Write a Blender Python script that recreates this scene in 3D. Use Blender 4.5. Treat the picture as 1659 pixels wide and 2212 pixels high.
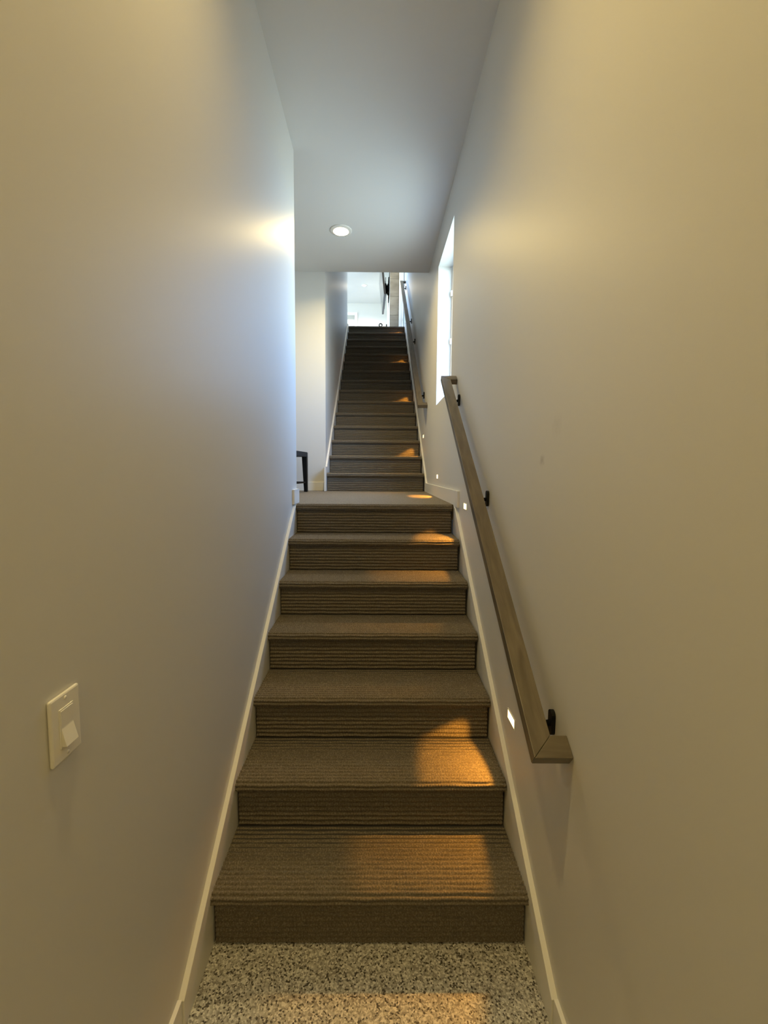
import bpy, math, random
import numpy as np
from mathutils import Vector, Matrix

for o in list(bpy.data.objects):
    bpy.data.objects.remove(o, do_unlink=True)
scene = bpy.context.scene
COL = scene.collection
random.seed(4)
R = math.radians

# ------------------------------------------------------------------ camera
F_PX, IMG_W, IMG_H = 950.0, 1659, 2212
PITCH, YAW, ROLL = R(-4.8127), R(0.4617), R(0.3818)
OFF_X, OFF_Y = -9.47, -11.29
CAM = Vector((0.0119, 0.0, 1.533))
fw = Vector((math.sin(YAW) * math.cos(PITCH), math.cos(YAW) * math.cos(PITCH), math.sin(PITCH)))
rt = Vector((math.cos(YAW), -math.sin(YAW), 0))
up = rt.cross(fw)
r2 = rt * math.cos(ROLL) + up * math.sin(ROLL)
u2 = -rt * math.sin(ROLL) + up * math.cos(ROLL)
cd = bpy.data.cameras.new('camera')
cam = bpy.data.objects.new('camera', cd)
COL.objects.link(cam)
cam.matrix_world = Matrix(((r2.x, u2.x, -fw.x, CAM.x), (r2.y, u2.y, -fw.y, CAM.y), (r2.z, u2.z, -fw.z, CAM.z), (0, 0, 0, 1)))
cd.sensor_fit = 'VERTICAL'
cd.sensor_height = 24.0
cd.lens = F_PX / IMG_H * 24.0
cd.shift_x = -OFF_X / IMG_H
cd.shift_y = OFF_Y / IMG_H
cd.clip_start = 0.02
scene.camera = cam

# ------------------------------------------------------------------ sky, exposure
world = bpy.data.worlds.new('sky')
scene.world = world
world.use_nodes = True
wn = world.node_tree
wn.nodes.clear()
wo = wn.nodes.new('ShaderNodeOutputWorld')
wb = wn.nodes.new('ShaderNodeBackground')
wtc = wn.nodes.new('ShaderNodeTexCoord')
wsep = wn.nodes.new('ShaderNodeSeparateXYZ')
wramp = wn.nodes.new('ShaderNodeValToRGB')          # ground below the horizon, sky above it
wmap = wn.nodes.new('ShaderNodeMapRange')
wmap.inputs['From Min'].default_value = -1.0
wn.links.new(wtc.outputs['Generated'], wsep.inputs[0])
wn.links.new(wsep.outputs['Z'], wmap.inputs['Value'])
wn.links.new(wmap.outputs[0], wramp.inputs['Fac'])
we = wramp.color_ramp.elements
we[0].position, we[0].color = 0.0, (0.10, 0.115, 0.12, 1)
for gp, gc in ((0.35, (0.34, 0.40, 0.41)), (0.485, (0.76, 0.88, 0.92))):
    ge = we.new(gp)
    ge.color = (*gc, 1)
we[3].position, we[3].color = 0.51, (0.36, 0.59, 1.0, 1)
wz = we.new(1.0)
wz.color = (0.26, 0.50, 1.0, 1)
wn.links.new(wramp.outputs[0], wb.inputs['Color'])
wb.inputs['Strength'].default_value = 23.0
wn.links.new(wb.outputs[0], wo.inputs[0])

vs = scene.view_settings
vs.view_transform = 'Standard'
vs.look = 'None'
vs.gamma = 1.0
vs.use_curve_mapping = False
vs.exposure = 0.17
scene.cycles.use_denoising = True
scene.cycles.max_bounces = 10
scene.cycles.diffuse_bounces = 6
scene.cycles.sample_clamp_indirect = 4.0
scene.cycles.caustics_reflective = False
scene.cycles.caustics_refractive = False

WARM = (1.0, 0.735, 0.28)          # lamp light
AMBER = (1.0, 0.42, 0.05)         # step lights
DOWNLIGHT_W = 22.0
STEP_W = 13.0

# ------------------------------------------------------------------ layout (metres)
XL = -0.5216
def XR(y):
    return float(np.interp(y, [-4, 1.2, 2.8, 4.5, 8.0, 15], [0.520, 0.520, 0.534, 0.536, 0.527, 0.527]))
RISE, RUN, Y1 = 0.187, 0.2569, 1.2809
LAND = 7 * RISE
RISE2, RUN2, YU = 0.1881, 0.2596, 4.5918
TOP = LAND + 15 * RISE2
ZC = 3.535
YB = 4.66
YW = 2.9537
ZU = 6.65
YTOP = YU + 14 * RUN2
YFAR = 14.06

# ------------------------------------------------------------------ materials
def new_mat(name):
    m = bpy.data.materials.new(name)
    m.use_nodes = True
    nt = m.node_tree
    return m, nt, nt.nodes['Principled BSDF']

def plain(name, col, rough=0.5, spec=0.5, metal=0.0):
    m, nt, b = new_mat(name)
    b.inputs['Base Color'].default_value = (*col, 1)
    b.inputs['Roughness'].default_value = rough
    b.inputs['Specular IOR Level'].default_value = spec
    b.inputs['Metallic'].default_value = metal
    return m

def add(nt, kind, **kw):
    n = nt.nodes.new(kind)
    for k, v in kw.items():
        setattr(n, k, v)
    return n

def paint(name, col, rough, bump=0.03, scale=420, spec=0.5, smudge=None):
    m, nt, b = new_mat(name)
    tc = add(nt, 'ShaderNodeTexCoord')
    nz = add(nt, 'ShaderNodeTexNoise')
    nz.inputs['Scale'].default_value = scale
    nz.inputs['Detail'].default_value = 2
    nt.links.new(tc.outputs['Object'], nz.inputs['Vector'])
    bp = add(nt, 'ShaderNodeBump')
    bp.inputs['Strength'].default_value = bump
    bp.inputs['Distance'].default_value = 0.002
    nt.links.new(nz.outputs['Fac'], bp.inputs['Height'])
    nt.links.new(bp.outputs[0], b.inputs['Normal'])
    n2 = add(nt, 'ShaderNodeTexNoise')
    n2.inputs['Scale'].default_value = 1.6
    nt.links.new(tc.outputs['Object'], n2.inputs['Vector'])
    mx = add(nt, 'ShaderNodeMix', data_type='RGBA')
    mx.inputs[6].default_value = (*[c * 0.985 for c in col], 1)
    mx.inputs[7].default_value = (*col, 1)
    nt.links.new(n2.outputs['Fac'], mx.inputs[0])
    last = mx.outputs[2]
    if smudge:                      # scuff marks left on the wall by hands
        for (c, rad, k) in smudge:
            vm = add(nt, 'ShaderNodeVectorMath', operation='DISTANCE')
            nd = add(nt, 'ShaderNodeVectorMath', operation='ADD')
            n3 = add(nt, 'ShaderNodeTexNoise')
            n3.inputs['Scale'].default_value = 60
            sc = add(nt, 'ShaderNodeVectorMath', operation='SCALE')
            sc.inputs['Scale'].default_value = rad * 1.2
            nt.links.new(tc.outputs['Object'], n3.inputs['Vector'])
            nt.links.new(n3.outputs['Color'], sc.inputs[0])
            nt.links.new(tc.outputs['Object'], nd.inputs[0])
            nt.links.new(sc.outputs[0], nd.inputs[1])
            nt.links.new(nd.outputs[0], vm.inputs[0])
            vm.inputs[1].default_value = [a + rad * 0.6 for a in c]
            mr = add(nt, 'ShaderNodeMapRange')
            mr.inputs['From Min'].default_value = 0
            mr.inputs['From Max'].default_value = rad
            mr.inputs['To Min'].default_value = k
            mr.inputs['To Max'].default_value = 0
            nt.links.new(vm.outputs['Value'], mr.inputs['Value'])
            m2 = add(nt, 'ShaderNodeMix', data_type='RGBA')
            nt.links.new(mr.outputs[0], m2.inputs[0])
            nt.links.new(last, m2.inputs[6])
            m2.inputs[7].default_value = (0.2, 0.18, 0.15, 1)
            last = m2.outputs[2]
    nt.links.new(last, b.inputs['Base Color'])
    b.inputs['Roughness'].default_value = rough
    b.inputs['Specular IOR Level'].default_value = spec
    return m

WALL_COL = (0.66, 0.65, 0.62)
M_WALL = paint('wall_paint', WALL_COL, 0.47)
M_WALLR = paint('wall_paint_scuffed', WALL_COL, 0.47, smudge=[((0.52, 1.355, 1.565), 0.022, 0.45), ((0.52, 1.25, 1.66), 0.04, 0.12)])
M_CEIL = paint('ceiling_paint', (0.70, 0.70, 0.69), 0.75, 0.05, 250, 0.3)
M_TRIM = paint('trim_paint', (0.80, 0.79, 0.75), 0.32, 0.01, 120)
M_WHITE = plain('white_plastic', (0.82, 0.80, 0.75), 0.3)
M_VINYL = plain('window_vinyl', (0.85, 0.85, 0.83), 0.35)
M_BLACK = plain('black_metal', (0.005, 0.005, 0.005), 0.55, 0.25)
M_DARKGAP = plain('dark_gap', (0.05, 0.045, 0.04), 0.8)
M_SCREEN = plain('screen_glass', (0.01, 0.01, 0.012), 0.06, 0.8)
M_CASE = plain('black_casing', (0.012, 0.012, 0.013), 0.4)
M_WEAVE = plain('charcoal_cord', (0.035, 0.034, 0.034), 0.85, 0.2)
M_STEEL = plain('steel_screw', (0.5, 0.48, 0.44), 0.4, 0.5, 0.8)
M_SHADE = plain('linen_shade', (0.45, 0.44, 0.40), 0.9, 0.1)
M_GROOVE = plain('dark_groove', (0.08, 0.085, 0.09), 0.5)

def carpet(name, base, light, dark, flake=False):
    m, nt, b = new_mat(name)
    tc = add(nt, 'ShaderNodeTexCoord')
    mp = add(nt, 'ShaderNodeMapping')
    mp.inputs['Scale'].default_value = (1, 0.8, 1)
    nt.links.new(tc.outputs['Object'], mp.inputs['Vector'])
    n1 = add(nt, 'ShaderNodeTexNoise')
    n1.inputs['Scale'].default_value = 230 if not flake else 190
    n1.inputs['Detail'].default_value = 3
    nt.links.new(mp.outputs[0], n1.inputs['Vector'])
    rp = add(nt, 'ShaderNodeValToRGB')
    e = rp.color_ramp.elements
    e[0].position = 0.33
    e[0].color = (*dark, 1)
    e[1].position = 0.68
    e[1].color = (*light, 1)
    k = e.new(0.5)
    k.color = (*base, 1)
    nt.links.new(n1.outputs['Fac'], rp.inputs['Fac'])
    nt.links.new(rp.outputs[0], b.inputs['Base Color'])
    b.inputs['Roughness'].default_value = 0.95
    b.inputs['Specular IOR Level'].default_value = 0.12
    b.inputs['Sheen Weight'].default_value = 0.15
    b.inputs['Sheen Roughness'].default_value = 0.5
    b.inputs['Sheen Tint'].default_value = (*light, 1)
    bp = add(nt, 'ShaderNodeBump')
    bp.inputs['Strength'].default_value = 0.3
    bp.inputs['Distance'].default_value = 0.003
    nt.links.new(n1.outputs['Fac'], bp.inputs['Height'])
    nt.links.new(bp.outputs[0], b.inputs['Normal'])
    return m
M_CARPET = carpet('ribbed_carpet', (0.150, 0.128, 0.096), (0.235, 0.203, 0.157), (0.125, 0.105, 0.078))
M_LANDING = carpet('landing_carpet', (0.185, 0.158, 0.122), (0.32, 0.28, 0.22), (0.08, 0.066, 0.05))

def flake_floor():
    m, nt, b = new_mat('speckled_floor')
    tc = add(nt, 'ShaderNodeTexCoord')
    v = add(nt, 'ShaderNodeTexVoronoi')
    v.inputs['Scale'].default_value = 210
    nt.links.new(tc.outputs['Object'], v.inputs['Vector'])
    sp = add(nt, 'ShaderNodeSeparateColor')
    nt.links.new(v.outputs['Color'], sp.inputs[0])
    rp = add(nt, 'ShaderNodeValToRGB')
    rp.color_ramp.interpolation = 'CONSTANT'
    e = rp.color_ramp.elements
    e[0].position = 0.0
    e[0].color = (0.06, 0.052, 0.042, 1)
    e[1].position = 0.11
    e[1].color = (0.25, 0.235, 0.21, 1)
    for p, c in ((0.35, (0.39, 0.375, 0.345)), (0.6, (0.50, 0.485, 0.455)), (0.82, (0.64, 0.63, 0.60)), (0.94, (0.68, 0.66, 0.62))):
        k = e.new(p)
        k.color = (*c, 1)
    nt.links.new(sp.outputs[0], rp.inputs['Fac'])
    nt.links.new(rp.outputs[0], b.inputs['Base Color'])
    b.inputs['Roughness'].default_value = 0.5
    bp = add(nt, 'ShaderNodeBump')
    bp.inputs['Strength'].default_value = 0.5
    bp.inputs['Distance'].default_value = 0.002
    nt.links.new(sp.outputs[1], bp.inputs['Height'])
    nt.links.new(bp.outputs[0], b.inputs['Normal'])
    return m
M_FLOOR = flake_floor()

def wood(name, axis):
    m, nt, b = new_mat(name)
    tc = add(nt, 'ShaderNodeTexCoord')
    mp = add(nt, 'ShaderNodeMapping')
    s = [38, 38, 38]
    s[axis] = 4.5
    mp.inputs['Scale'].default_value = s
    nt.links.new(tc.outputs['Object'], mp.inputs['Vector'])
    n1 = add(nt, 'ShaderNodeTexNoise')
    n1.inputs['Scale'].default_value = 1.0
    n1.inputs['Detail'].default_value = 6
    n1.inputs['Distortion'].default_value = 0.6
    nt.links.new(mp.outputs[0], n1.inputs['Vector'])
    n2 = add(nt, 'ShaderNodeTexNoise')
    n2.inputs['Scale'].default_value = 6.0
    nt.links.new(tc.outputs['Object'], n2.inputs['Vector'])
    mm = add(nt, 'ShaderNodeMath', operation='MULTIPLY_ADD')
    mm.inputs[1].default_value = 0.35
    nt.links.new(n2.outputs['Fac'], mm.inputs[0])
    nt.links.new(n1.outputs['Fac'], mm.inputs[2])
    rp = add(nt, 'ShaderNodeValToRGB')
    e = rp.color_ramp.elements
    e[0].position = 0.42
    e[0].color = (0.078, 0.063, 0.042, 1)
    e[1].position = 0.95
    e[1].color = (0.185, 0.153, 0.108, 1)
    nt.links.new(mm.outputs[0], rp.inputs['Fac'])
    nt.links.new(rp.outputs[0], b.inputs['Base Color'])
    b.inputs['Roughness'].default_value = 0.42
    return m
M_WOODY = wood('grey_oak_long', 1)
M_WOODX = wood('grey_oak_cross', 0)

def stone():
    m, nt, b = new_mat('stone_tile')
    tc = add(nt, 'ShaderNodeTexCoord')
    mp = add(nt, 'ShaderNodeMapping')
    mp.inputs['Scale'].default_value = (3, 3, 7)
    nt.links.new(tc.outputs['Object'], mp.inputs['Vector'])
    n1 = add(nt, 'ShaderNodeTexNoise')
    n1.inputs['Scale'].default_value = 1.2
    n1.inputs['Detail'].default_value = 6
    nt.links.new(mp.outputs[0], n1.inputs['Vector'])
    rp = add(nt, 'ShaderNodeValToRGB')
    e = rp.color_ramp.elements
    e[0].position = 0.3
    e[0].color = (0.20, 0.165, 0.12, 1)
    e[1].position = 0.72
    e[1].color = (0.33, 0.28, 0.21, 1)
    nt.links.new(n1.outputs['Fac'], rp.inputs['Fac'])
    nt.links.new(rp.outputs[0], b.inputs['Base Color'])
    b.inputs['Roughness'].default_value = 0.5
    return m
M_STONE = stone()

def emis(name, col, s):
    m, nt, b = new_mat(name)
    b.inputs['Base Color'].default_value = (*col, 1)
    b.inputs['Emission Color'].default_value = (*col, 1)
    b.inputs['Emission Strength'].default_value = s
    return m
M_LAMP = emis('lamp_lens', (1.0, 0.80, 0.48), 14.0)
M_LAMPFAR = emis('lamp_lens_cool', (1.0, 0.97, 0.90), 8.0)
M_STEPLENS = emis('amber_lens', (1.0, 0.66, 0.26), 5.0)

def glass():
    m = bpy.data.materials.new('window_glass')
    m.use_nodes = True
    nt = m.node_tree
    nt.nodes.clear()
    out = add(nt, 'ShaderNodeOutputMaterial')
    tr = add(nt, 'ShaderNodeBsdfTransparent')
    tr.inputs['Color'].default_value = (0.94, 0.97, 0.97, 1)
    gl = add(nt, 'ShaderNodeBsdfGlossy')
    gl.inputs['Roughness'].default_value = 0.02
    mx = add(nt, 'ShaderNodeMixShader')
    lw = add(nt, 'ShaderNodeLayerWeight')
    lw.inputs['Blend'].default_value = 0.5
    pw = add(nt, 'ShaderNodeMath', operation='POWER')
    pw.inputs[1].default_value = 5.0
    nt.links.new(lw.outputs['Facing'], pw.inputs[0])
    fr = add(nt, 'ShaderNodeMath', operation='MULTIPLY_ADD')
    fr.inputs[1].default_value = 0.9
    fr.inputs[2].default_value = 0.04
    nt.links.new(pw.outputs[0], fr.inputs[0])
    nt.links.new(fr.outputs[0], mx.inputs[0])
    nt.links.new(tr.outputs[0], mx.inputs[1])
    nt.links.new(gl.outputs[0], mx.inputs[2])
    nt.links.new(mx.outputs[0], out.inputs['Surface'])
    return m
M_GLASS = glass()

# ------------------------------------------------------------------ mesh helpers
class MB:
    def __init__(self):
        self.v, self.f = [], []
    def quadset(self, pts, faces):
        n = len(self.v)
        self.v += [tuple(p) for p in pts]
        self.f += [tuple(i + n for i in fc) for fc in faces]
        return self
    def box(self, x0, x1, y0, y1, z0, z1):
        p = [(x0, y0, z0), (x1, y0, z0), (x1, y1, z0), (x0, y1, z0), (x0, y0, z1), (x1, y0, z1), (x1, y1, z1), (x0, y1, z1)]
        return self.quadset(p, [(0, 3, 2, 1), (4, 5, 6, 7), (0, 1, 5, 4), (1, 2, 6, 5), (2, 3, 7, 6), (3, 0, 4, 7)])
    def prism(self, poly, axis, a0, a1):
        """poly: 2D points (CCW) in the two other axes; extruded along axis (0,1,2)"""
        def P(u, v, a):
            return (a, u, v) if axis == 0 else ((u, a, v) if axis == 1 else (u, v, a))
        n = len(poly)
        pts = [P(u, v, a0) for u, v in poly] + [P(u, v, a1) for u, v in poly]
        fs = [tuple(range(n))[::-1], tuple(range(n, 2 * n))]
        fs += [(i, (i + 1) % n, n + (i + 1) % n, n + i) for i in range(n)]
        return self.quadset(pts, fs)
    def tube(self, path, rad, seg=10, cap=True):
        path = [Vector(p) for p in path]
        rads = rad if isinstance(rad, (list, tuple)) else [rad] * len(path)
        rings = []
        n0 = len(self.v)
        for i, p in enumerate(path):
            t = (path[min(i + 1, len(path) - 1)] - path[max(i - 1, 0)]).normalized()
            a = Vector((0, 0, 1)) if abs(t.z) < 0.9 else Vector((1, 0, 0))
            s = t.cross(a).normalized()
            q = s.cross(t)
            for k in range(seg):
                an = 2 * math.pi * k / seg
                self.v.append(tuple(p + (s * math.cos(an) + q * math.sin(an)) * rads[i]))
        for i in range(len(path) - 1):
            for k in range(seg):
                a, b_ = n0 + i * seg + k, n0 + i * seg + (k + 1) % seg
                self.f.append((a, b_, b_ + seg, a + seg))
        if cap:
            self.f.append(tuple(n0 + k for k in range(seg))[::-1])
            self.f.append(tuple(n0 + (len(path) - 1) * seg + k for k in range(seg)))
        return self
    def lathe(self, prof, c=(0, 0, 0), seg=40):
        n0 = len(self.v)
        for r, z in prof:
            for k in range(seg):
                an = 2 * math.pi * k / seg
                self.v.append((c[0] + r * math.cos(an), c[1] + r * math.sin(an), c[2] + z))
        for i in range(len(prof) - 1):
            for k in range(seg):
                a, b_ = n0 + i * seg + k, n0 + i * seg + (k + 1) % seg
                self.f.append((a, b_, b_ + seg, a + seg))
        return self
    def mesh(self, name, mat, smooth=False):
        me = bpy.data.meshes.new(name)
        me.from_pydata(self.v, [], self.f)
        me.update()
        import bmesh
        bm = bmesh.new()
        bm.from_mesh(me)
        bmesh.ops.recalc_face_normals(bm, faces=bm.faces)
        bm.to_mesh(me)
        bm.free()
        me.materials.append(mat)
        if smooth:
            me.polygons.foreach_set('use_smooth', [True] * len(me.polygons))
        return me
    def build(self, name, mat, parent=None, bevel=0.0, smooth=False):
        return link(name, self.mesh(name, mat, smooth), parent, bevel)

def link(name, me, parent=None, bevel=0.0, loc=None):
    o = bpy.data.objects.new(name, me)
    COL.objects.link(o)
    if parent:
        o.parent = parent
    if loc is not None:
        o.location = loc
    if bevel:
        md = o.modifiers.new('edge', 'BEVEL')
        md.width = bevel
        md.segments = 2
        md.limit_method = 'ANGLE'
        md.angle_limit = R(40)
    return o

def tag(o, label, cat, group=None):
    o['label'] = label
    o['category'] = cat
    if group:
        o['group'] = group
    return o

def empty(name, loc=(0, 0, 0), rot=(0, 0, 0)):
    o = bpy.data.objects.new(name, None)
    COL.objects.link(o)
    o.location = loc
    o.rotation_euler = rot
    o.empty_display_size = 0.05
    return o

def struct(o, label=None):
    o['kind'] = 'structure'
    if label:
        o['label'] = label
    return o

def wall_y(xf, ys, z0, z1, thick, holes=()):
    """wall running along y; inner face at x=xf(y), solid towards +thick; holes: (y0,y1,z0,z1)"""
    ys = sorted(set(list(ys) + [h[0] for h in holes] + [h[1] for h in holes]))
    zs = sorted(set([z0, z1] + [h[2] for h in holes] + [h[3] for h in holes]))
    mb = MB()
    idx = {}
    for s in (0, 1):
        for i, y in enumerate(ys):
            for j, z in enumerate(zs):
                idx[s, i, j] = len(mb.v)
                mb.v.append((xf(y) + s * thick, y, z))
    def solid(i, j):
        if i < 0 or j < 0 or i >= len(ys) - 1 or j >= len(zs) - 1:
            return False
        cy, cz = (ys[i] + ys[i + 1]) / 2, (zs[j] + zs[j + 1]) / 2
        return not any(h[0] < cy < h[1] and h[2] < cz < h[3] for h in holes)
    for i in range(len(ys) - 1):
        for j in range(len(zs) - 1):
            if not solid(i, j):
                continue
            for s in (0, 1):
                mb.f.append((idx[s, i, j], idx[s, i + 1, j], idx[s, i + 1, j + 1], idx[s, i, j + 1]))
            if not solid(i - 1, j):
                mb.f.append((idx[0, i, j], idx[1, i, j], idx[1, i, j + 1], idx[0, i, j + 1]))
            if not solid(i + 1, j):
                mb.f.append((idx[0, i + 1, j], idx[1, i + 1, j], idx[1, i + 1, j + 1], idx[0, i + 1, j + 1]))
            if not solid(i, j - 1):
                mb.f.append((idx[0, i, j], idx[1, i, j], idx[1, i + 1, j], idx[0, i + 1, j]))
            if not solid(i, j + 1):
                mb.f.append((idx[0, i, j + 1], idx[1, i, j + 1], idx[1, i + 1, j + 1], idx[0, i + 1, j + 1]))
    return mb

# ------------------------------------------------------------------ room shell
WIN1 = (3.158, 3.9267, 2.1036, 3.2702)
DOOR1 = (8.78, 10.36, TOP, 6.30)
WINL = (8.6, 13.6, 4.5, 6.45)
w = wall_y(XR, [-4, 1.2, 2.8, 4.5, 8.0, YFAR + 0.2], -0.05, ZU + 0.2, 0.19, [WIN1, DOOR1])
struct(w.build('wall_right', M_WALLR))
struct(MB().box(XL - 0.13, XL, -4, YW, -0.05, ZC + 0.1).build('wall_left', M_WALL))
struct(MB().box(XL - 0.2, 0.75, -4.15, -4, -0.05, ZC + 0.1).build('wall_front', M_WALL))
struct(MB().box(-2.6, XL - 0.13, YW - 0.12, YW, -0.05, ZC + 0.1).build('wall_hall_front', M_WALL))
struct(MB().box(-2.72, -2.6, YW - 0.12, YB + 0.12, -0.05, ZC + 0.1).build('wall_hall_left', M_WALL))
struct(MB().box(-2.72, XL - 0.12, YB, YB + 0.12, -0.05, ZC + 0.1).build('wall_back', M_WALL))
struct(MB().box(XL - 0.12, XL, YB, 8.12, -0.05, ZU + 0.1).box(XL - 0.12, XL, 8.12, YTOP + 0.2, -0.05, TOP - 0.13).build('wall_upper_left', M_WALL))
struct(MB().box(XL - 0.12, XR(4.6), YB - 0.13, YB - 0.001, ZC + 0.3, ZU + 0.1).build('wall_stairwell_front', M_WALL))
struct(MB().box(-2.72, XR(4), -4.1, YB, ZC, ZC + 0.32).build('ceiling', M_CEIL))
struct(MB().box(-4.2, XR(8), YB - 0.13, YFAR + 0.2, ZU, ZU + 0.15).build('ceiling_upper', M_CEIL))
struct(MB().box(-4.2, XL - 0.12, 7.98, 8.12, TOP - 0.1, ZU + 0.1).build('wall_upper_front', M_WALL))
struct(wall_y(lambda y: -4.0, [8.0, YFAR + 0.2], TOP - 0.1, ZU + 0.1, -0.18, [WINL]).build('wall_upper_room_left', M_WALL))
struct(MB().box(-4.2, XR(14), YFAR, YFAR + 0.15, TOP - 0.1, ZU + 0.1).build('wall_far', M_WALL))
struct(MB().box(XL - 0.01, XR(0), -4.0, 1.5, -0.08, 0).build('floor', M_FLOOR))
struct(MB().box(-4.2, XR(4), -4.1, YFAR + 0.2, -0.25, -0.085).build('floor_light_block', M_CEIL))  # added slab, keeps sky light from leaking up under the stairs
struct(MB().box(XL - 0.12, XR(9), YTOP + 0.15, YTOP + 0.25, -0.1, TOP - 0.125).build('wall_light_block', M_WALL))  # unseen, added to shut outside light out of the void below
# landing floor: carpeted, opens to the left
lf = MB().prism([(XL, Y1 + 6 * RUN + 0.045), (XR(3), Y1 + 6 * RUN + 0.045), (XR(4.6), YU + 0.03), (XL, YU + 0.03), (XL, YB), (-2.65, YB), (-2.65, YW), (XL, YW)], 2, LAND - 0.1, LAND - 0.001)
struct(lf.build('floor_landing', M_LANDING))
struct(MB().box(-4.1, XR(9), YTOP + 0.05, YFAR + 0.1, TOP - 0.12, TOP - 0.001).box(-4.1, XL - 0.02, 8.0, YTOP + 0.05, TOP - 0.12, TOP - 0.001).build('floor_upper', M_LANDING))

# ------------------------------------------------------------------ carpeted stairs
RIB = 0.0184
def ribbed(path, x0, x1, amp, nseg, per, seed, name):
    """sweep a carpet profile (list of (y,z)) across x with raised yarn ribs made of loops"""
    rng = np.random.default_rng(seed)
    P = np.array(path, float)
    d = np.r_[0, np.cumsum(np.hypot(*np.diff(P, axis=0).T))]
    n = max(2, int(round(d[-1] / RIB))) * per + 1
    s = np.linspace(0, d[-1], n)
    y = np.interp(s, d, P[:, 0])
    z = np.interp(s, d, P[:, 1])
    ty, tz = np.gradient(y), np.gradient(z)
    ln = np.hypot(ty, tz)
    ny, nz = -tz / ln, ty / ln
    ph = np.arange(n) / per
    rib = np.abs(np.sin(np.pi * ph)) ** 0.85
    ribi = np.floor(ph + 1e-6).astype(int)
    off = rng.random(ribi.max() + 2)
    x = np.linspace(x0, x1, nseg + 1)
    loop_n = (x1 - x0) / 0.0105
    X = np.linspace(0, loop_n, nseg + 1)
    L = np.abs(np.sin(np.pi * (X[None, :] + off[ribi][:, None] + ph[:, None] * 0.5)))
    wav = 0.0015 * np.sin(X[None, :] * 0.35 + off[ribi][:, None] * 6.28)
    jit = rng.random((n, nseg + 1)) * 0.08
    h = amp * (rib[:, None] * (0.72 + 0.26 * L + jit) - 0.8)
    Y = y[:, None] + ny[:, None] * h + (ty / ln)[:, None] * wav * rib[:, None]
    Z = z[:, None] + nz[:, None] * h + (tz / ln)[:, None] * wav * rib[:, None]
    V = np.stack([np.broadcast_to(x, Y.shape), Y, Z], -1).reshape(-1, 3)
    i, j = np.meshgrid(np.arange(n - 1), np.arange(nseg), indexing='ij')
    a = (i * (nseg + 1) + j).ravel()
    Fc = np.stack([a, a + 1, a + nseg + 2, a + nseg + 1], -1)
    me = bpy.data.meshes.new(name)
    me.vertices.add(len(V))
    me.vertices.foreach_set('co', V.ravel())
    me.loops.add(Fc.size)
    me.loops.foreach_set('vertex_index', Fc.ravel())
    me.polygons.add(len(Fc))
    me.polygons.foreach_set('loop_start', np.arange(len(Fc)) * 4)
    me.polygons.foreach_set('loop_total', np.full(len(Fc), 4))
    me.polygons.foreach_set('use_smooth', np.ones(len(Fc), bool))
    me.update(calc_edges=True)
    me.validate()
    me.materials.append(M_CARPET)
    return me

NOSE, NR = 0.022, 0.021
def tread_path(depth):
    pts = [(NOSE, -2 * NR)]
    for k in range(9):
        a = -math.pi / 2 - math.pi * k / 8
        pts.append((NR + NR * math.cos(a), -NR + NR * math.sin(a)))
    pts.append((depth, 0))
    return pts

def flight(name, n, rise, run, y0, z0, xa, xb, label, last, nseg, per, seed):
    root = empty(name, ((xa + xb) / 2, y0, z0))
    tag(root, label, 'staircase')
    hw = (xb - xa) / 2
    tread = ribbed(tread_path(run + NOSE), -hw, hw, 0.0092, nseg, per, seed, 'tread')
    edge = ribbed(tread_path(last), -hw, hw, 0.0092, nseg, per, seed + 1, 'landing_nosing')
    rise_m = ribbed([(NOSE, -rise), (NOSE, -2 * NR + 0.002)], -hw + 0.006, hw - 0.006, 0.0092, nseg, per, seed + 2, 'riser')
    for i in range(n):
        link('riser', rise_m, root, loc=(0, i * run, (i + 1) * rise))
        if i < n - 1:
            link('tread', tread, root, loc=(0, i * run, (i + 1) * rise))
        else:
            link('landing_nosing', edge, root, loc=(0, i * run, (i + 1) * rise))
    # carriage under the carpet, widened to block stray light and coloured dark
    car = MB()
    pts = []
    for i in range(n):
        pts += [(i * run + NOSE + 0.012, i * rise), (i * run + NOSE + 0.012, (i + 1) * rise - 0.012)]
    pts += [(n * run - run + 0.05, n * rise - 0.012), (n * run - run + 0.05, n * rise - 0.2), (0.35, 0.0)]
    car.prism(pts, 0, -hw - 0.003, hw + 0.003).build('carriage', M_DARKGAP, root)
    return root

flight('staircase', 7, RISE, RUN, Y1, 0, -0.5040, 0.5045, 'brown ribbed carpet staircase of seven steps rising from the speckled floor to the landing', 0.05, 420, 6, 1)
flight('staircase', 15, RISE2, RUN2, YU, LAND, -0.5035, 0.5065, 'brown ribbed carpet staircase of fifteen steps climbing from the landing to the bright upper room', 0.06, 200, 4, 11)

# ------------------------------------------------------------------ skirting and baseboards
SK = 0.0175
def skirt(name, poly, x_in, x_wall):
    a, b = min(x_in, x_wall), max(x_in, x_wall)
    return struct(MB().prism(poly, 0, a, b).build(name, M_TRIM, None, 0.0015))

def lowline(y):
    return 0.083 + 0.705 * (y - 1.0876)
ye = 1.0876
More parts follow.
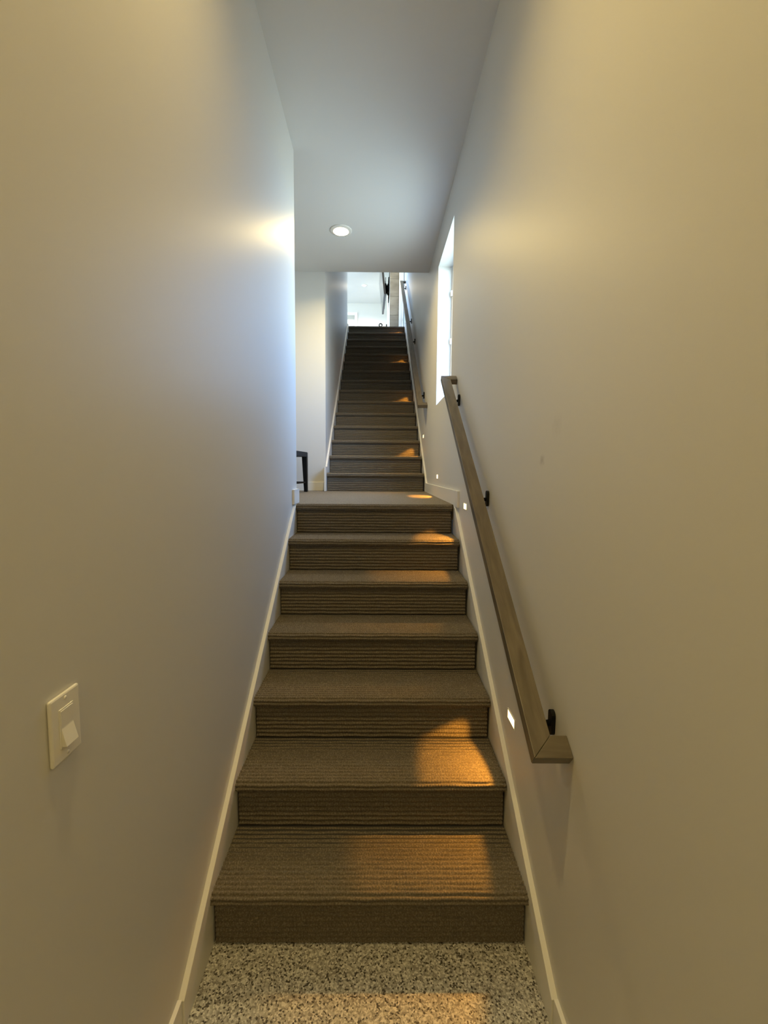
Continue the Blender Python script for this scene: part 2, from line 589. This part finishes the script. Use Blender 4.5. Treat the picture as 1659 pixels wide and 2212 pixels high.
# lower flight, left / right
skirt('trim_1', [(ye, 0), (1.45, 0), (2.86, 1.12), (2.86, LAND - 0.002), (2.80, lowline(2.80)), (ye, lowline(ye))], XL + SK, XL)
def skirt_r(name, poly):
    """right-hand skirt: follows the wall line"""
    mb = MB()
    n = len(poly)
    pts = [(XR(y) - SK, y, z) for y, z in poly] + [(XR(y) + 0.001, y, z) for y, z in poly]
    fs = [tuple(range(n)), tuple(range(n, 2 * n))[::-1]] + [(i, (i + 1) % n, n + (i + 1) % n, n + i) for i in range(n)]
    mb.quadset(pts, fs)
    return struct(mb.build(name, M_TRIM, None, 0.0015))
skirt_r('trim_2', [(ye, 0), (1.45, 0), (2.86, 1.12), (2.86, LAND - 0.002), (2.80, lowline(2.80)), (ye, lowline(ye))])
# upper flight
s2 = (4.0533 - 1.5617) / (8.014 - 4.634)
yl = 4.52
skirt('trim_3', [(yl, LAND), (4.95, LAND), (8.3, 3.75), (8.3, TOP + 0.02), (8.12, 1.5617 + s2 * (8.12 - 4.634)), (4.634, 1.5617), (yl, 1.5617)], XL + SK, XL - 0.001)
skirt_r('trim_4', [(yl, LAND), (4.95, LAND), (8.4, 3.85), (8.4, TOP + 0.09), (8.3, TOP + 0.09), (4.53, 1.406), (yl, 1.40)])
# baseboards
BH = 0.094
struct(MB().box(XL, XL + 0.012, -4, ye - 0.001, 0, 0.088).build('baseboard_left', M_TRIM, None, 0.001))
struct(MB().box(XR(0) - 0.012, XR(0), -4, ye - 0.001, 0, 0.088).build('baseboard_right', M_TRIM, None, 0.001))
struct(MB().box(XL, XL + 0.015, 2.795, YW + 0.015, LAND, LAND + BH).box(XL - 0.13, XL + 0.0, YW, YW + 0.015, LAND, LAND + BH).build('baseboard_landing_left', M_TRIM, None, 0.001))
m = MB()
pl = [(2.735, LAND - 0.01), (yl, LAND), (yl, LAND + BH - 0.004), (2.735, LAND + BH)]
n = len(pl)
m.quadset([(XR(y) - 0.016, y, z) for y, z in pl] + [(XR(y) + 0.001, y, z) for y, z in pl], [(0, 1, 2, 3), (7, 6, 5, 4), (0, 4, 5, 1), (1, 5, 6, 2), (2, 6, 7, 3), (3, 7, 4, 0)])
struct(m.build('baseboard_landing_right', M_TRIM, None, 0.001))
struct(MB().box(-2.6, XL - 0.001, YB - 0.014, YB, LAND, LAND + 0.09).build('baseboard_back', M_TRIM, None, 0.001))

# ------------------------------------------------------------------ stairwell window
def window_y(name, h, xg, xo, fwid, mull=(), label=None):
    """window set in a wall that runs along y; frame spans x xg..xo"""
    y0, y1, z0, z1 = h
    f = MB()
    f.box(xg, xo, y0, y0 + fwid, z0, z1).box(xg, xo, y1 - fwid, y1, z0, z1)
    f.box(xg, xo, y0 + fwid, y1 - fwid, z0, z0 + fwid).box(xg, xo, y0 + fwid, y1 - fwid, z1 - fwid, z1)
    o = f.build(name, M_VINYL, None, 0.002)
    struct(o, label)
    xm = (xg + xo) / 2
    MB().box(xm - 0.003, xm + 0.003, y0 + fwid, y1 - fwid, z0 + fwid, z1 - fwid).build('pane', M_GLASS, o)
    return o
w1 = window_y('window_1', WIN1, 0.655, 0.72, 0.035, label='deep narrow window recessed in the right wall')
for zz in (2.62, 3.02):
    MB().box(0.640, 0.656, WIN1[1] - 0.03, WIN1[1] - 0.012, zz, zz + 0.045).build('latch', M_WHITE, w1, 0.002)

# ------------------------------------------------------------------ handrails
def handrail(y, z, yend, zend, label, bpos):
    x = XR(y)
    skew = math.atan2(XR(yend) - x, yend - y)
    slope = math.atan2(zend - z, yend - y)
    ln = math.hypot(zend - z, yend - y)
    root = empty('handrail', (x, y, z), (slope, 0, -skew))
    tag(root, label, 'handrail')
    O, I, T = -0.1005, -0.0442, 0.036
    wd = O - I
    wd = -wd
    g = 0.0004
    MB().prism([(O, g), (I, wd + g), (I, ln - wd - g), (O, ln - g)], 2, -T, 0).build('rail', M_WOODY, root, 0.0018)
    MB().prism([(O + g, 0), (-0.001, 0), (-0.001, wd), (I, wd)], 2, -T, 0).build('end_return', M_WOODX, root, 0.0018)
    MB().prism([(O + g, ln), (I, ln - wd), (-0.001, ln - wd), (-0.001, ln)], 2, -T, 0).build('end_return', M_WOODX, root, 0.0018)
    for yb in bpos:
        l = (yb - y) / math.cos(slope)
        b = MB()
        # arm: from the wall rosette out and up to the rail saddle
        b.tube([(-0.008, l, -T - 0.030), (-0.030, l, -T - 0.034), (-0.050, l, -T - 0.026), (-0.060, l, -T - 0.012), (-0.062, l, -T - 0.002)], [0.009, 0.008, 0.0075, 0.0075, 0.009], 10)
        br = b.build('bracket', M_BLACK, root, 0, True)
        MB().box(-0.075, -0.05, l - 0.03, l + 0.03, -T - 0.005, -T).build('saddle', M_BLACK, br, 0.001)
        # rosette plate stands upright on the wall
        cs, sn = math.cos(-slope), math.sin(-slope)
        pts = []
        for k in range(20):
            a = 2 * math.pi * k / 20
            u, v = 0.015 * math.cos(a), 0.015 * math.sin(a) + (0.021 if math.sin(a) > 0 else -0.021)
            pts.append((l + u * cs - v * sn, -T - 0.026 + u * sn + v * cs))
        MB().prism(pts, 0, -0.012, -0.0008).build('wall_plate', M_BLACK, br, 0.001)
    return root
handrail(1.0587, 0.8035, 2.9475, 2.1518, 'grey-brown wooden handrail beside the lower flight, its upper end at the window', (1.155, 1.972, 2.765))
handrail(4.59, 2.199, 8.365, 4.985, 'grey-brown wooden handrail beside the upper flight, ending in the bright upper room', (4.86, 6.12, 6.77, 8.17))

# ------------------------------------------------------------------ step lights
def step_light(y, z, label, power=STEP_W):
    x = XR(y)
    root = empty('step_light', (x, y, z))
    tag(root, label, 'step light', 'amber step lights along the right wall')
    hy, hz, t = 0.043, 0.020, 0.004
    fr = MB()
    fr.box(-0.003, -0.0003, -hy, hy, hz - t, hz).box(-0.003, -0.0003, -hy, hy, -hz, -hz + t)
    fr.box(-0.003, -0.0003, -hy, -hy + t, -hz + t, hz - t).box(-0.003, -0.0003, hy - t, hy, -hz + t, hz - t)
    fr.build('trim_frame', M_WHITE, root)
    MB().box(-0.0022, -0.0003, -hy + t, hy - t, -hz + t, hz - t).build('lens', M_STEPLENS, root)
    ld = bpy.data.lights.new('step_lamp', 'SPOT')
    ld.color = AMBER
    ld.energy = power
    ld.spot_size = R(46)
    ld.spot_blend = 0.45
    ld.shadow_soft_size = 0.006
    lo = bpy.data.objects.new('step_lamp', ld)
    COL.objects.link(lo)
    lo.parent = root
    lo.location = (-0.012, 0, 0)
    lo.scale = (3.4, 1, 1)
    an = R(34)                       # beam axis away from straight down, towards the opposite wall
    lo.rotation_euler = Vector((-math.sin(an), 0, -math.cos(an))).to_track_quat('-Z', 'Y').to_euler()
    return root
step_light(1.567, 0.609, 'glowing amber step light on the right wall, above the second tread of the lower flight')
step_light(2.545, 1.324, 'glowing amber step light on the right wall, above the sixth tread of the lower flight')
step_light(3.76, 1.478, 'glowing amber step light on the right wall, above the landing baseboard')
for k, nm in enumerate(('second', 'sixth', 'tenth', 'fourteenth')):
    step_light(4.93 + 4 * RUN2 * k, 1.905 + 4 * RISE2 * k, 'glowing amber step light on the right wall, above the %s tread of the upper flight' % nm)

# ------------------------------------------------------------------ ceiling downlights
def downlight(x, y, z, rad, label, lens, power, col, grp):
    root = empty('downlight', (x, y, z))
    tag(root, label, 'ceiling light', grp)
    MB().lathe([(rad, 0.0), (rad, -0.004), (rad * 0.95, -0.006), (rad * 0.80, -0.008), (rad * 0.72, -0.010), (rad * 0.70, -0.010), (rad * 0.70, -0.002)]).build('trim_ring', M_WHITE, root, 0, True)
    MB().lathe([(rad * 0.695, -0.0105), (rad * 0.45, -0.0140), (0.0005, -0.0155)]).build('lens', lens, root, 0, True)
    ld = bpy.data.lights.new('lamp', 'AREA')
    ld.shape = 'DISK'
    ld.size = rad * 1.2
    ld.energy = power
    ld.color = col
    ld.spread = R(150)
    lo = bpy.data.objects.new('lamp', ld)
    COL.objects.link(lo)
    lo.parent = root
    lo.location = (0, 0, -0.020)
    return root
downlight(-0.297, 3.88, ZC, 0.092, 'round warm glowing downlight in the ceiling over the landing', M_LAMP, DOWNLIGHT_W * 0.78, WARM, None)
downlight(-0.29, 0.85, ZC, 0.092, 'round warm downlight in the ceiling above the foot of the stairs', M_LAMP, DOWNLIGHT_W * 0.58, WARM, None)
downlight(0.0, -1.7, ZC, 0.092, 'unseen warm downlight added in the ceiling behind the camera as fill light', M_LAMP, DOWNLIGHT_W * 0.75, WARM, None)  # added lamp behind the view, fills the lower walls and floor
downlight(-0.352, 12.72, ZU, 0.075, 'small round downlight in the pale ceiling of the upper room', M_LAMPFAR, 45.0, (1, 0.86, 0.62), None)

downlight(-0.1, 9.5, ZU, 0.075, 'unseen small downlight added above the head of the stairs to warm the stone end', M_LAMPFAR, 16.0, (1, 0.84, 0.58), None)  # added lamp, puts warm light on the stone end of the partition

# ------------------------------------------------------------------ light switch
sw = empty('light_switch', (XL, 0.7215, 1.0957))
tag(sw, 'white rocker light switch on the left wall', 'light switch')
py, pz = 0.0352, 0.0575
MB().box(0.0003, 0.0072, -py, py, -pz, pz).build('plate', M_WHITE, sw, 0.0032)
MB().box(0.0068, 0.0086, -0.0172, 0.0172, -0.0340, 0.0340).build('switch_frame', M_WHITE, sw, 0.0006)
rk = MB()
rk.prism([(-0.031, 0.008), (0.031, 0.008), (0.031, 0.0095), (0.001, 0.0088), (-0.001, 0.0090), (-0.031, 0.0165)], 1, -0.0145, 0.0145)
rk.v = [(v[2], v[1], v[0]) for v in rk.v]
rk.build('rocker', M_WHITE, sw, 0.0005)
for s in (-1, 1):
    sc = MB().lathe([(0.0034, 0.0), (0.0034, 0.0007), (0.0005, 0.0010)], seg=16)
    sc.v = [(0.0071 + v[2], v[0], v[1] + s * 0.0483) for v in sc.v]
    sc.build('screw', M_WHITE, sw, 0, True)

# ------------------------------------------------------------------ stool on the landing
st = empty('stool', (-0.905, 4.225, LAND), (0, 0, R(-7)))
tag(st, 'black stool with a woven cord seat standing on the landing by the back wall', 'stool')
SW, SH = 0.21, 0.395
for sx in (-1, 1):
    for sy in (-1, 1):
        lg = MB()
        a, b_ = 0.024, 0.016
        cx, cy = sx * (SW - a), sy * (SW - a)
        bx, by = sx * (SW - b_), sy * (SW - b_)
        pts = [(bx - b_, by - b_, 0), (bx + b_, by - b_, 0), (bx + b_, by + b_, 0), (bx - b_, by + b_, 0), (cx - a, cy - a, SH - 0.04), (cx + a, cy - a, SH - 0.04), (cx + a, cy + a, SH - 0.04), (cx - a, cy + a, SH - 0.04)]
        lg.quadset(pts, [(0, 3, 2, 1), (4, 5, 6, 7), (0, 1, 5, 4), (1, 2, 6, 5), (2, 3, 7, 6), (3, 0, 4, 7)])
        lg.build('leg', M_BLACK, st, 0.002)
for s in (-1, 1):
    MB().box(-SW + 0.03, SW - 0.03, s * (SW - 0.017) - 0.007, s * (SW - 0.017) + 0.007, 0.088, 0.102).build('stretcher', M_BLACK, st, 0.001)
    MB().box(s * (SW - 0.017) - 0.007, s * (SW - 0.017) + 0.007, -SW + 0.03, SW - 0.03, 0.088, 0.102).build('stretcher', M_BLACK, st, 0.001)
seat = MB().box(-SW + 0.004, SW - 0.004, -SW + 0.004, SW - 0.004, SH - 0.05, SH - 0.006).build('seat', M_BLACK, st, 0.002)
nst = 26
strip = {}
for ax in (0, 1):
    for i in range(nst):
        c = -SW + 0.012 + (2 * SW - 0.024) * i / (nst - 1)
        hw_ = 0.0066
        cd_ = MB()
        if ax == 0:
            cd_.box(-hw_, hw_, -SW - 0.001, SW + 0.001, SH - 0.048, SH - 0.001 - 0.004 * (i % 2))
        else:
            cd_.box(-SW - 0.001, SW + 0.001, -hw_, hw_, SH - 0.048, SH - 0.003 - 0.004 * (i % 2))
        key = (ax, i % 2)
        if key not in strip:
            strip[key] = cd_.mesh('cord_strip', M_WEAVE)
        link('cord_strip', strip[key], seat, loc=(c, 0, 0) if ax == 0 else (0, c, 0))

# ------------------------------------------------------------------ upper room
# partition with stone-clad end, carries the television
PX0, PX1, PY0, PY1 = 0.298, 0.526, 10.5, 13.2
part_ = struct(MB().box(PX0 + 0.002, PX1, PY0, PY1, TOP, ZU).build('wall_partition', M_WALL))
joints = [TOP, 4.30, 4.70, 5.093, 5.506, 5.90, 6.30, ZU]
for a, b_ in zip(joints[:-1], joints[1:]):
    MB().box(PX0, PX1 - 0.002, PY0 - 0.016, PY0 - 0.001, a + 0.002, b_ - 0.002).build('tile', M_STONE, part_, 0.0015)

d1 = MB()
DX = XR(9) + 0.06
for za, zb in ((TOP + 0.004, 4.912), (4.948, DOOR1[3])):
    d1.box(DX, DX + 0.045, DOOR1[0] + 0.004, DOOR1[1] - 0.004, za, zb)
d1 = struct(d1.build('door_1', M_TRIM, None, 0.002), 'white painted door in the upper right wall')
MB().box(DX + 0.012, DX + 0.04, DOOR1[0] + 0.004, DOOR1[1] - 0.004, 4.90, 4.96).build('rail', M_GROOVE, d1)  # dark strip set into the door's panel groove
cas = MB()
cx0, cx1 = XR(9) - 0.018, XR(9) + 0.001
cas.box(cx0, cx1, DOOR1[0] - 0.09, DOOR1[0], TOP, DOOR1[3] + 0.09).box(cx0, cx1, DOOR1[1], DOOR1[1] + 0.09, TOP, DOOR1[3] + 0.09).box(cx0, cx1, DOOR1[0], DOOR1[1], DOOR1[3], DOOR1[3] + 0.09)
cas.build('casing', M_TRIM, d1, 0.001)

wl = window_y('window_added', WINL, -4.10, -4.04, 0.06, label='unseen wide window added in the left wall to bring daylight into the upper room')  # unseen opening, added and sized to light the upper room
for k in (1, 2):
    ym = WINL[0] + (WINL[1] - WINL[0]) * k / 3
    MB().box(-4.10, -4.04, ym - 0.03, ym + 0.03, WINL[2] + 0.06, WINL[3] - 0.06).build('mullion', M_VINYL, wl)

# cased window with shade in the far wall
wf = MB()
fx0, fx1, fz1 = -1.75, -0.688, 6.288
wf.box(fx0 - 0.09, fx0, YFAR - 0.02, YFAR - 0.0005, TOP + 0.1, fz1 + 0.088).box(fx1, fx1 + 0.088, YFAR - 0.02, YFAR - 0.0005, TOP + 0.1, fz1 + 0.088).box(fx0, fx1, YFAR - 0.02, YFAR - 0.0005, fz1, fz1 + 0.088)
wfo = struct(wf.build('window_3', M_TRIM, None, 0.001), 'white cased window with a fabric shade in the far wall')
MB().box(fx0, fx1 - 0.012, YFAR - 0.014, YFAR - 0.006, fz1 - 0.12, fz1).build('shade_valance', M_SHADE, wfo)
MB().box(fx0, fx1 - 0.03, YFAR - 0.008, YFAR - 0.001, TOP + 0.9, fz1 - 0.12).build('roller_shade', plain('pale_linen', (0.68, 0.67, 0.60), 0.9, 0.1), wfo)

# television on an articulated mount
tv = empty('television', (0.168, 10.7, 5.64), (0, R(-6), R(1.2)))
tag(tv, 'black flat television on a swing mount in the upper room', 'television')
MB().box(0.0, 0.046, 0, 1.36, 0, 0.80).build('casing', M_CASE, tv, 0.003)
MB().box(-0.002, 0.0, 0.008, 1.352, 0.014, 0.792).build('screen', M_SCREEN, tv)
MB().box(0.046, 0.062, 0.25, 1.1, 0.04, 0.5).build('back_housing', M_CASE, tv, 0.004)
mt = empty('television_mount', (PX0, 11.35, 6.0))
tag(mt, 'black scissor arm mount holding the television to the partition', 'wall mount')
MB().box(-0.020, 0.0, -0.14, 0.14, -0.27, 0.24).build('wall_plate', M_BLACK, mt, 0.002)
for yo in (-0.1, 0.1):
    for s in (-1, 1):
        MB().tube([(-0.018, yo + s * 0.008, s * 0.10), (-0.085, yo + s * 0.008, -s * 0.10)], 0.018, 8).build('arm', M_BLACK, mt)
    MB().box(-0.092, -0.076, yo - 0.03, yo + 0.03, -0.22, 0.24).build('bracket_rail', M_BLACK, mt, 0.002)

# fireplace tools beside the partition
ft = empty('fireplace_tool_set', (0.14, 10.38, TOP))
tag(ft, 'black metal fireplace tools standing on the upper floor beside the stone partition', 'tool set')
MB().lathe([(0.0005, 0.0), (0.10, 0.0), (0.10, 0.012), (0.03, 0.02), (0.0005, 0.022)]).build('base', M_BLACK, ft, 0, True)
MB().tube([(0, 0, 0.015), (0, 0, 0.60)], 0.008).build('post', M_BLACK, ft)
MB().tube([(-0.10, 0, 0.56), (0.10, 0, 0.56)], 0.006).build('hook_bar', M_BLACK, ft)
arc = [(-0.05 + 0.034 * math.cos(a), 0.0, 0.700 + 0.034 * math.sin(a)) for a in [math.pi * (1.5 - 2 * k / 22) for k in range(23)]]
MB().tube([(-0.05, 0.016, 0.08), (-0.05, 0.016, 0.62), (-0.05, 0.008, 0.665)] + arc, 0.012, 8).build('poker', M_BLACK, ft)
MB().tube([(0.087, 0.016, 0.16), (0.087, 0.016, 0.60), (0.087, 0.016, 0.70), (0.087, 0.016, 0.725)], [0.007, 0.008, 0.014, 0.012], 8).box(0.05, 0.124, 0.012, 0.02, 0.05, 0.17).build('shovel', M_BLACK, ft)

# ------------------------------------------------------------------ sky portals in the openings
def portal(name, c, sy, sz, toward):
    ld = bpy.data.lights.new(name, 'AREA')
    ld.shape = 'RECTANGLE'
    ld.size, ld.size_y = sy, sz
    ld.cycles.is_portal = True
    o = bpy.data.objects.new(name, ld)
    COL.objects.link(o)
    o.location = c
    o.rotation_euler = Vector((toward, 0, 0)).to_track_quat('-Z', 'Y').to_euler()
    return o
def rectportal(name, h, x, toward):
    return portal(name, (x, (h[0] + h[1]) / 2, (h[2] + h[3]) / 2), h[1] - h[0], h[3] - h[2], toward)
rectportal('sky_portal', WIN1, 0.735, -1)
rectportal('sky_portal', WINL, -4.185, 1)
